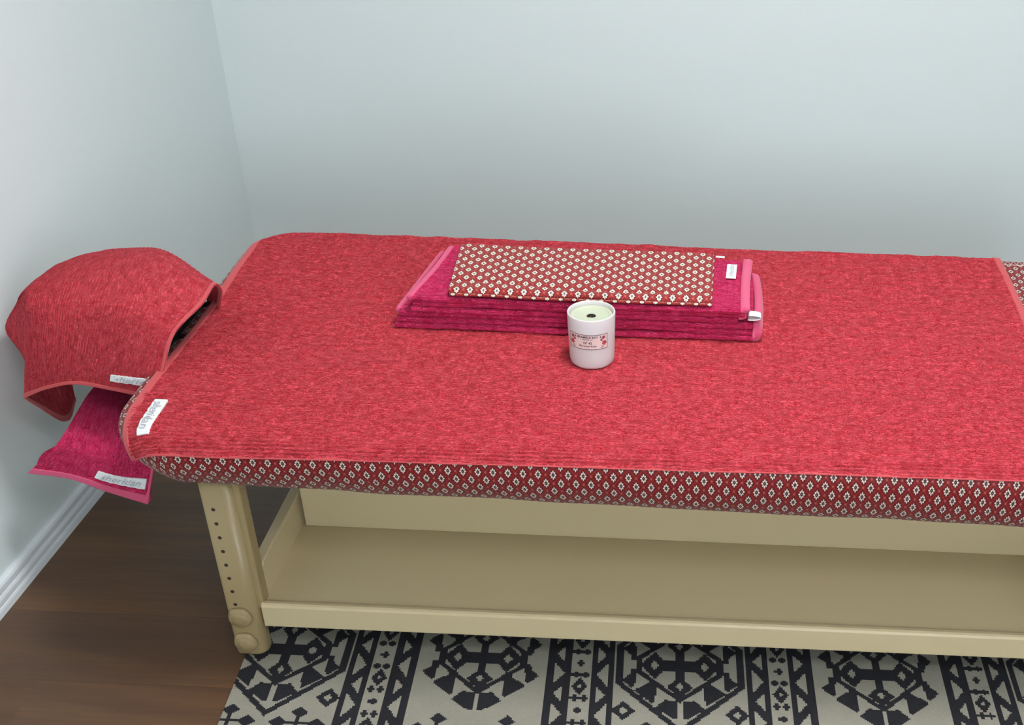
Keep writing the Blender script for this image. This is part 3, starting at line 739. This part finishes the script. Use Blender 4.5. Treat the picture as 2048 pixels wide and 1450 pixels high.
# ------------------------------------------------------------------ folded magenta towels
def slab(x0, x1, y0, y1, z0, z1, seed, amp=0.0008, top=True, skewx=0.0, sag=0.0, wav=0.0028, dy=(0, 0)):
    """one folded layer: soft rounded slab, ribs along x; closed surface from a wrapped profile"""
    nu = max(40, int((x1 - x0) / 0.0022)); h = (z1 - z0) / 2; zc = (z0 + z1) / 2
    # profile in (y,z): superellipse-ended stadium
    ptsn = 300
    L = (y1 - y0) - 2 * h; per = 2 * L + 2 * math.pi * h; s = np.linspace(0, per, ptsn, endpoint=False)
    y = np.zeros(ptsn); z = np.zeros(ptsn); ny = np.zeros(ptsn); nz = np.zeros(ptsn)
    for i, t in enumerate(s):
        if t < L: y[i] = y0 + h + t; z[i] = z1; nz[i] = 1
        elif t < L + math.pi * h: a = math.pi / 2 - (t - L) / h; y[i] = y1 - h + h * math.cos(a); z[i] = zc + h * math.sin(a); ny[i] = math.cos(a); nz[i] = math.sin(a)
        elif t < 2 * L + math.pi * h: y[i] = y1 - h - (t - L - math.pi * h); z[i] = z0; nz[i] = -1
        else: a = -math.pi / 2 - (t - 2 * L - math.pi * h) / h; y[i] = y0 + h + h * math.cos(a); z[i] = zc + h * math.sin(a); ny[i] = math.cos(a); nz[i] = math.sin(a)
    x = np.linspace(x0, x1, nu); X, Sg = np.meshgrid(x, s, indexing='ij')
    Y = np.broadcast_to(y, X.shape).copy(); Z = np.broadcast_to(z, X.shape).copy()
    d = terry(X, Sg, amp, 0.006, 0.2, seed) * 0.9
    endf = np.clip(np.minimum(X - x0, x1 - X) / 0.004, 0, 1) ** 0.5
    Y = Y + ny * d; Z = Z + nz * d * np.where(nz < 0, 0.3, 1)
    Z = zc + (Z - zc) * (0.55 + 0.45 * endf)
    t_ = (Y - y0) / (y1 - y0); fr = (X - x0) / (x1 - x0)
    Y += (1 - t_) * wav * 2 * vn(X * 9, X * 0 + seed, seed) + t_ * (dy[0] * (1 - fr) + dy[1] * fr)
    Z += wav * 1.2 * vn(X * 7, Y * 5 + seed * 3.1, seed + 1) * (1 if seed % 8 else 0.3)
    X = X + skewx * t_ * (1 - fr) 
    V = np.stack([X, Y, Z], -1).reshape(-1, 3)
    i, j = np.meshgrid(np.arange(nu - 1), np.arange(ptsn), indexing='ij'); j2 = (j + 1) % ptsn
    F = np.stack([i * ptsn + j, i * ptsn + j2, (i + 1) * ptsn + j2, (i + 1) * ptsn + j], -1).reshape(-1, 4)
    # end caps: pair top and bottom rows
    caps = []
    for e in (0, nu - 1):
        hN = ptsn // 2
        for k_ in range(hN - 1):
            q = [e * ptsn + k_, e * ptsn + k_ + 1, e * ptsn + ptsn - 2 - k_, e * ptsn + ptsn - 1 - k_]
            caps.append(q if e == 0 else q[::-1])
    F = np.concatenate([F, np.array(caps)])
    UV = np.stack([X.ravel(), Sg.ravel()], 1)
    return V, F, UV
def end_binding(side, x, w, y0, y1, z0, z1, skew=0.0, bow=0.0, n=60, dz=0.0, dyb=0.0):
    """soft U-shaped hem tape capping one end of a layer"""
    hz = (z1 - z0) / 2; zc = (z0 + z1) / 2; k = 16
    V = []; 
    for i in range(n):
        t = min(1, max(0, (i - 1) / (n - 3))); yy = y0 + (y1 - y0) * t; xx = x + skew * t + bow * math.sin(math.pi * t)
        f = 0.0 if i in (0, n - 1) else min(1, min(t, 1 - t) * 30 + 0.8)
        for j in range(k):
            a = math.pi * (j / (k - 1)) - math.pi / 2
            V.append((xx + side * (-w + (w) * max(0, math.cos(a)) ** 0.6), yy + dyb * t, zc + dz * t + hz * f * math.sin(a) * 1.02))
    V = np.array(V); F = grid_faces(n, k)
    i = np.arange(n - 1); back = np.stack([i * k, i * k + k - 1, (i + 1) * k + k - 1, (i + 1) * k], 1)
    return V, np.concatenate([F, back]), V[:, 1:] * 1.0

def terry_seam(): pass
ZB = HT + 0.0022
# lower towel: four layers
low = thing('folded_towel', 'magenta towel folded in thick layers, lower one of the stack on the bed', 'folded towel', 'folded magenta towels', (0, 0, 0))
L1 = [slab(-0.602, 0.052, 2.118, 2.372, ZB + 0.000, ZB + 0.0125, 1, skewx=0.02, dy=(0.02, -0.025)),
      slab(-0.596, 0.056, 2.121, 2.375, ZB + 0.0118, ZB + 0.0240, 2, skewx=0.025, dy=(0.02, -0.025)),
      slab(-0.590, 0.050, 2.119, 2.370, ZB + 0.0232, ZB + 0.0365, 3, skewx=0.028, dy=(0.02, -0.022))]
VV, FF, UU = merge(L1); mesh_np('towel_cloth', VV, FF, M_mag, low, UU)
B1 = [end_binding(1, 0.066, 0.017, 2.119, 2.338, ZB + 0.0002, ZB + 0.0370, -0.003, 0.004),
      end_binding(-1, -0.600, 0.010, 2.135, 2.385, ZB + 0.0205, ZB + 0.0370, 0.030, 0.0)]
for VV, FF, UU in B1: mesh_np('binding', VV, FF, M_mag_hem, low, UU)['label'] = 'light pink edge binding'
# upper towel
Z2 = ZB + 0.0374
up_ = thing('folded_towel', 'magenta towel folded flat on top of another magenta towel, under the patterned cloth', 'folded towel', 'folded magenta towels', (0, 0, 0))
L2 = [slab(-0.566, 0.022, 2.112, 2.330, Z2, Z2 + 0.0120, 5, skewx=0.030, dy=(0.0, -0.012)),
      slab(-0.560, 0.034, 2.110, 2.335, Z2 + 0.0113, Z2 + 0.0225, 6, skewx=0.030, dy=(0.0, -0.014)),
      slab(-0.562, 0.026, 2.106, 2.332, Z2 + 0.0217, Z2 + 0.0340, 7, skewx=0.028, dy=(0.0, -0.012))]
VV, FF, UU = merge(L2); mesh_np('towel_cloth', VV, FF, M_mag, up_, UU)
B2 = [end_binding(1, 0.042, 0.017, 2.112, 2.322, Z2 + 0.0215, Z2 + 0.0358, 0.004, -0.002),
      end_binding(-1, -0.572, 0.013, 2.112, 2.330, Z2 + 0.0215, Z2 + 0.0356, 0.033, 0.004),
      end_binding(-1, -0.563, 0.010, 2.114, 2.20, Z2 + 0.000, Z2 + 0.0118, 0.015),
      end_binding(1, 0.036, 0.014, 2.114, 2.24, Z2 + 0.008, Z2 + 0.0215, 0.006)]
for VV, FF, UU in B2: mesh_np('binding', VV, FF, M_mag_hem, up_, UU)['label'] = 'light pink edge binding'
ZT = Z2 + 0.0358
flat = lambda z: (lambda U, V: np.stack([U, V, np.full(np.shape(U), z) if np.shape(U) else z], -1))
sewn_label(up_, flat(ZT), (0.0065, 2.2595), (0.03, 1.0, -1.0, 0.03), 0.062, 0.0185, 0.0006, 1, text='sheridan', wr=0.0004)
sewn_label(up_, flat(ZT - 0.0005), (-0.016, 2.3235), (1.0, -0.05, 0.05, 1.0), 0.017, 0.007, 0.0006, 1, text='sheridan', wr=0.0002)
# folded loop label poking out of the upper towel's front right corner
lp = lambda U, V: np.stack([0.046 + 0.016 * np.cos(U), 2.118 + V - 0.012 * np.sin(U) * 0, Z2 + 0.013 + 0.0042 * np.sin(U)], -1)
V_, F_, T_ = patch(lp, (-2.0, 2.0), (-0.004, 0.016), 30, 6, 0.0006)
o = mesh_np('loop_label', V_, F_, M_label, up_, T_); o['label'] = 'folded white label tab'

# ------------------------------------------------------------------ patterned cloth on the stack
pc = thing('folded_sarong', 'folded red cloth with cream rosettes lying on top of the magenta towels', 'folded cloth')
ZC = ZT + 0.0016
def cloth_layer(xa, xb, ya, yb, z0, z1, seed, dxl, amp=0.0012, uo=(0, 0), rollf=True):
    """thin folded layer, front edge rounded down"""
    h = (z1 - z0)
    def fn(U, V):
        fr = (U - xa) / (xb - xa)
        t = (V - ya) / (yb - ya)
        ry = 0.007
        s = ya - V                                             # beyond front edge: go over and down
        ang = np.clip(s / ry, 0, math.pi / 2) ; rest = np.maximum(s - ry * math.pi / 2, 0)
        y = np.where(s > 0, ya - ry * np.sin(ang), V); z = np.where(s > 0, z1 - ry * (1 - np.cos(ang)) - rest, z1)
        x = U + dxl * np.clip(t, 0, 1) * (1 - fr)
        z = z + amp * 2.0 * vn(U * 10, V * 16, seed) * (s <= 0) - amp * np.exp(-((V - ya - 0.022 - 0.01 * np.sin(U * 9)) / 0.005) ** 2) * 1.2
        y = y + 0.0025 * vn(U * 8, U * 0 + seed, seed + 2)
        return np.stack([x, y + 0.004 * fr * 0, z], -1)
    return fn
fnc = cloth_layer(-0.494, -0.028, 2.114, 2.305, ZC, ZC + 0.0125, 2, -0.012)
V1, F1, T1 = patch(fnc, (-0.494, -0.028), (2.102, 2.305), 240, 130, 0.0016)
# second and third layers below, set slightly forward so the folds show
def lay(xa, xb, ya, yb, z0, z1, dxl, seed):
    V, F, T = slab(xa, xb, ya, yb, z0, z1, seed, amp=0.0, skewx=dxl, wav=0.0016)
    return V, F, np.stack([V[:, 0] - 0.006, T[:, 1] + 2.1], 1)
P2 = lay(-0.492, -0.026, 2.1035, 2.302, ZC + 0.0, ZC + 0.0052, -0.012, 3)
P3 = lay(-0.490, -0.028, 2.109, 2.300, ZC + 0.005, ZC + 0.0108, -0.012, 5)
VV, FF, UU = merge([(V1, F1, T1), P2, P3])
co_ = mesh_np('folded_cotton', VV, FF, M_batik2, pc, UU)

# ------------------------------------------------------------------ candle
cx_, cy_, cz_ = -0.2318, 2.028, HT + 0.0022
jar = thing('jar_candle', 'white glass jar candle with a rose label standing in front of the folded towels', 'candle', loc=(cx_, cy_, cz_))
n = NT('opal_glass'); n.set(Base_Color=rgb(204, 201, 202), Roughness=0.28, Subsurface_Weight=0.15, Subsurface_Scale=0.01); M_jar = n.m
n = NT('ivory_wax'); n.set(Base_Color=rgb(188, 193, 170), Roughness=0.45, Subsurface_Weight=0.3, Subsurface_Scale=0.01); M_wax = n.m
Rj, Hj = 0.0415, 0.0955
bm = bmesh.new()
pr = [(0, 0.0), (0.031, 0.0), (0.0350, 0.0010), (0.0375, 0.0035), (0.0388, 0.008), (0.0394, 0.02), (0.0404, 0.055), (Rj, Hj - 0.002), (Rj - 0.0006, Hj - 0.0004), (Rj - 0.0016, Hj), (Rj - 0.0028, Hj - 0.0006), (Rj - 0.0034, Hj - 0.003), (Rj - 0.0042, Hj - 0.030), (0.0, Hj - 0.030)]
lathe(bm, pr, (0, 0, 0), 96); mesh_bm('jar', bm, M_jar, jar, True)
bm = bmesh.new(); zw = Hj - 0.0095
lathe(bm, [(0, zw - 0.0060), (0.0066, zw - 0.0060), (0.0076, zw - 0.0050), (0.0080, zw - 0.0004), (0.0092, zw), (0.028, zw + 0.0001), (0.0310, zw + 0.0004), (0.0325, zw + 0.0022), (0.0362, zw + 0.0028), (0.0368, zw + 0.001), (0.0366, zw - 0.015), (0, zw - 0.015)], (0, 0, 0), 80)
mesh_bm('wax', bm, M_wax, jar, True)
bm = bmesh.new(); lathe(bm, [(0, 0.0028), (0.0009, 0.0026), (0.0011, 0), (0.0009, -0.0028), (0, -0.003)], (0.001, 0.001, zw - 0.0028), 12)
for a in range(14):      # charred crumbs round the pit
    t = a * 0.45; r = 0.0070 + 0.0006 * math.sin(a * 3.3)
    bmesh.ops.create_icosphere(bm, subdivisions=1, radius=0.00085, matrix=Matrix.Translation((r * math.cos(t), r * math.sin(t), zw - 0.0016)))
mesh_bm('wick', bm, M_hole, jar)
bm = bmesh.new(); lathe(bm, [(0.0062, zw - 0.0054), (0.0074, zw - 0.0050), (0.0079, zw - 0.0006), (0.0077, zw - 0.0003), (0.0070, zw - 0.0045), (0.0062, zw - 0.0054)], (0, 0, 0), 40)
mesh_bm('burnt_rim', bm, M_hole, jar, True)
# curved paper label
M_paper = mat_plain('blush_paper', rgb(222, 198, 194), 0.6); M_ink = mat_plain('dark_ink', rgb(58, 48, 62), 0.6); M_rose = mat_plain('rose_print', rgb(188, 70, 74), 0.6); M_rosed = mat_plain('rose_print_dark', rgb(140, 66, 84), 0.6)
th0 = math.atan2(-cy_, -cx_) - math.radians(10.5)          # label faces a little left of the camera
def rad(z): return 0.0394 + (0.0404 - 0.0394) * (z - 0.02) / 0.035 if z < 0.055 else 0.0404 + 0.0011 * (z - 0.055) / 0.0385
def bend(me, a0, zc, off):
    for v in me.vertices:
        z = zc + v.co.y; a = th0 + v.co.x / 0.0404; r = rad(z) + off + v.co.z
        v.co = (r * math.cos(a), r * math.sin(a), z)
def quadgrid(x0, x1, y0, y1, nx, ny, t=0.0002):
    bm = bmesh.new(); g = [[bm.verts.new((x0 + (x1 - x0) * i / nx, y0 + (y1 - y0) * j / ny, t)) for j in range(ny + 1)] for i in range(nx + 1)]
    h = [[bm.verts.new((x0 + (x1 - x0) * i / nx, y0 + (y1 - y0) * j / ny, 0)) for j in range(ny + 1)] for i in range(nx + 1)]
    for i in range(nx):
        for j in range(ny): bm.faces.new((g[i][j], g[i + 1][j], g[i + 1][j + 1], g[i][j + 1]))
    for i in range(nx):
        bm.faces.new((h[i][0], h[i + 1][0], g[i + 1][0], g[i][0])); bm.faces.new((g[i][ny], g[i + 1][ny], h[i + 1][ny], h[i][ny]))
    for j in range(ny):
        bm.faces.new((g[0][j], g[0][j + 1], h[0][j + 1], h[0][j])); bm.faces.new((h[nx][j], h[nx][j + 1], g[nx][j + 1], g[nx][j]))
    return bm
LW, LH, LZ = 0.072, 0.0285, 0.0550
def put(name, bm_or_me, mat, parent, off):
    if isinstance(bm_or_me, bmesh.types.BMesh):
        me = bpy.data.meshes.new(name); bm_or_me.to_mesh(me); bm_or_me.free()
    else: me = bm_or_me
    bend(me, 0, LZ, off); me.materials.clear(); me.materials.append(mat)
    o = link(bpy.data.objects.new(name, me)); o.parent = parent
    return o
lab = put('paper_label', quadgrid(-LW / 2, LW / 2, -LH / 2, LH / 2, 40, 6), M_paper, jar, 0.0001); lab['label'] = 'blush paper label with black border, roses and lettering'
fr = bmesh.new()
def addrect(bm, x0, x1, y0, y1, nx):
    for i in range(nx):
        a = x0 + (x1 - x0) * i / nx; b = x0 + (x1 - x0) * (i + 1) / nx
        bm.faces.new([bm.verts.new(p) for p in ((a, y0, 0), (b, y0, 0), (b, y1, 0), (a, y1, 0))])
e = 0.0010
addrect(fr, -LW / 2, LW / 2, LH / 2 - e, LH / 2, 40); addrect(fr, -LW / 2, LW / 2, -LH / 2, -LH / 2 + e, 40)
addrect(fr, -LW / 2, -LW / 2 + e, -LH / 2, LH / 2, 1); addrect(fr, LW / 2 - e, LW / 2, -LH / 2, LH / 2, 1)
put('border_line', fr, M_ink, lab, 0.0005)
bt = bmesh.new()
for txt, size, y, x in (('BRAMBLE BAY', 0.0058, 0.0094, -0.0005), ('CANDLE CO', 0.0032, 0.0050, -0.0005), ('N\u00ba 42', 0.0060, -0.0015, 0.0), ('Moroccan Rose', 0.0047, -0.0072, 0.0)):
    me = text_mesh(txt, size, bold=size * 0.022)
    for v in me.vertices: v.co.x += x; v.co.y += y
    bt.from_mesh(me)
put('lettering', bt, M_ink, lab, 0.0006)
def blob(bm, cx, cy, r, seed, pet=5):
    n = 20; c = bm.verts.new((cx, cy, 0)); ring = [bm.verts.new((cx + r * (1 + 0.16 * math.cos(pet * 2 * math.pi * i / n + seed)) * math.cos(2 * math.pi * i / n), cy + r * (1 + 0.16 * math.cos(pet * 2 * math.pi * i / n + seed)) * math.sin(2 * math.pi * i / n), 0)) for i in range(n)]
    for i in range(n): bm.faces.new((c, ring[i], ring[(i + 1) % n]))
for s in (-1, 1):
    rb = bmesh.new(); rd = bmesh.new(); rs_ = bmesh.new()
    blob(rb, s * 0.0295, -0.0025, 0.0044, 1); blob(rd, s * 0.0280, 0.0080, 0.0032, 2); blob(rd, s * 0.0240, 0.0040, 0.0022, 2, 4)
    blob(rd, s * 0.0300, -0.0018, 0.0015, 0); blob(rs_, s * 0.0265, -0.0090, 0.0013, 0, 3); blob(rs_, s * 0.0245, -0.0110, 0.0010, 1, 3); blob(rs_, s * 0.0225, 0.0095, 0.0009, 1, 3)
    addrect(rs_, min(s * 0.0215, s * 0.0223), max(s * 0.0215, s * 0.0223), 0.0085, 0.0125, 1); addrect(rs_, min(s * 0.0205, s * 0.0250), max(s * 0.0205, s * 0.0250), 0.0078, 0.0084, 2)
    put('rose_print', rb, M_rose, lab, 0.0005); put('rose_bud_print', rd, M_rosed, lab, 0.0007); put('leaf_print', rs_, M_ink, lab, 0.0006)

# ------------------------------------------------------------------ ceiling lamp fittings (above the frame)
def lamp(x, y, sx, sy, lab_):
    t = thing('ceiling_light', lab_, 'ceiling light', loc=(x, y, 2.45))
    bm = bmesh.new(); box(bm, (-sx / 2 - 0.02, -sy / 2 - 0.02, -0.03), (sx / 2 + 0.02, sy / 2 + 0.02, 0.0), 0.004); mesh_bm('housing', bm, M_ceil, t)
    n = NT('diffuser'); n.set(Base_Color=(0.9, 0.9, 0.9, 1), Emission_Color=(0.95, 1, 1, 1), Emission_Strength=2.0)
    bm = bmesh.new(); box(bm, (-sx / 2, -sy / 2, -0.034), (sx / 2, sy / 2, -0.0305)); mesh_bm('diffuser', bm, n.m, t)
lamp(0.15, 1.72, 0.45, 0.45, 'square white ceiling light above the bed')
lamp(0.6, 0.1, 1.2, 0.6, 'long white ceiling light above the room behind the viewer')

# ------------------------------------------------------------------ window-shaped fill panel added behind the viewer to lift shade under the bed
bm = bmesh.new()
for lo, hi in (((0.00, -1.28, 0.45), (1.20, -1.235, 0.50)), ((0.00, -1.28, 1.80), (1.20, -1.235, 1.85)), ((0.00, -1.28, 0.50), (0.05, -1.235, 1.80)), ((1.15, -1.28, 0.50), (1.20, -1.235, 1.80)), ((0.585, -1.28, 0.50), (0.615, -1.235, 1.80))): box(bm, lo, hi)
wf = struct('added_fill_window', bm, M_base)
n = NT('glowing_fill_pane'); n.set(Base_Color=(0.8, 0.85, 0.9, 1), Roughness=0.1, Emission_Color=(0.93, 0.98, 1, 1), Emission_Strength=0.8)  # pane glow is added fill, not a known daylight source
bm = bmesh.new(); box(bm, (0.05, -1.275, 0.50), (1.15, -1.268, 1.80)); mesh_bm('fill_pane', bm, n.m, wf)
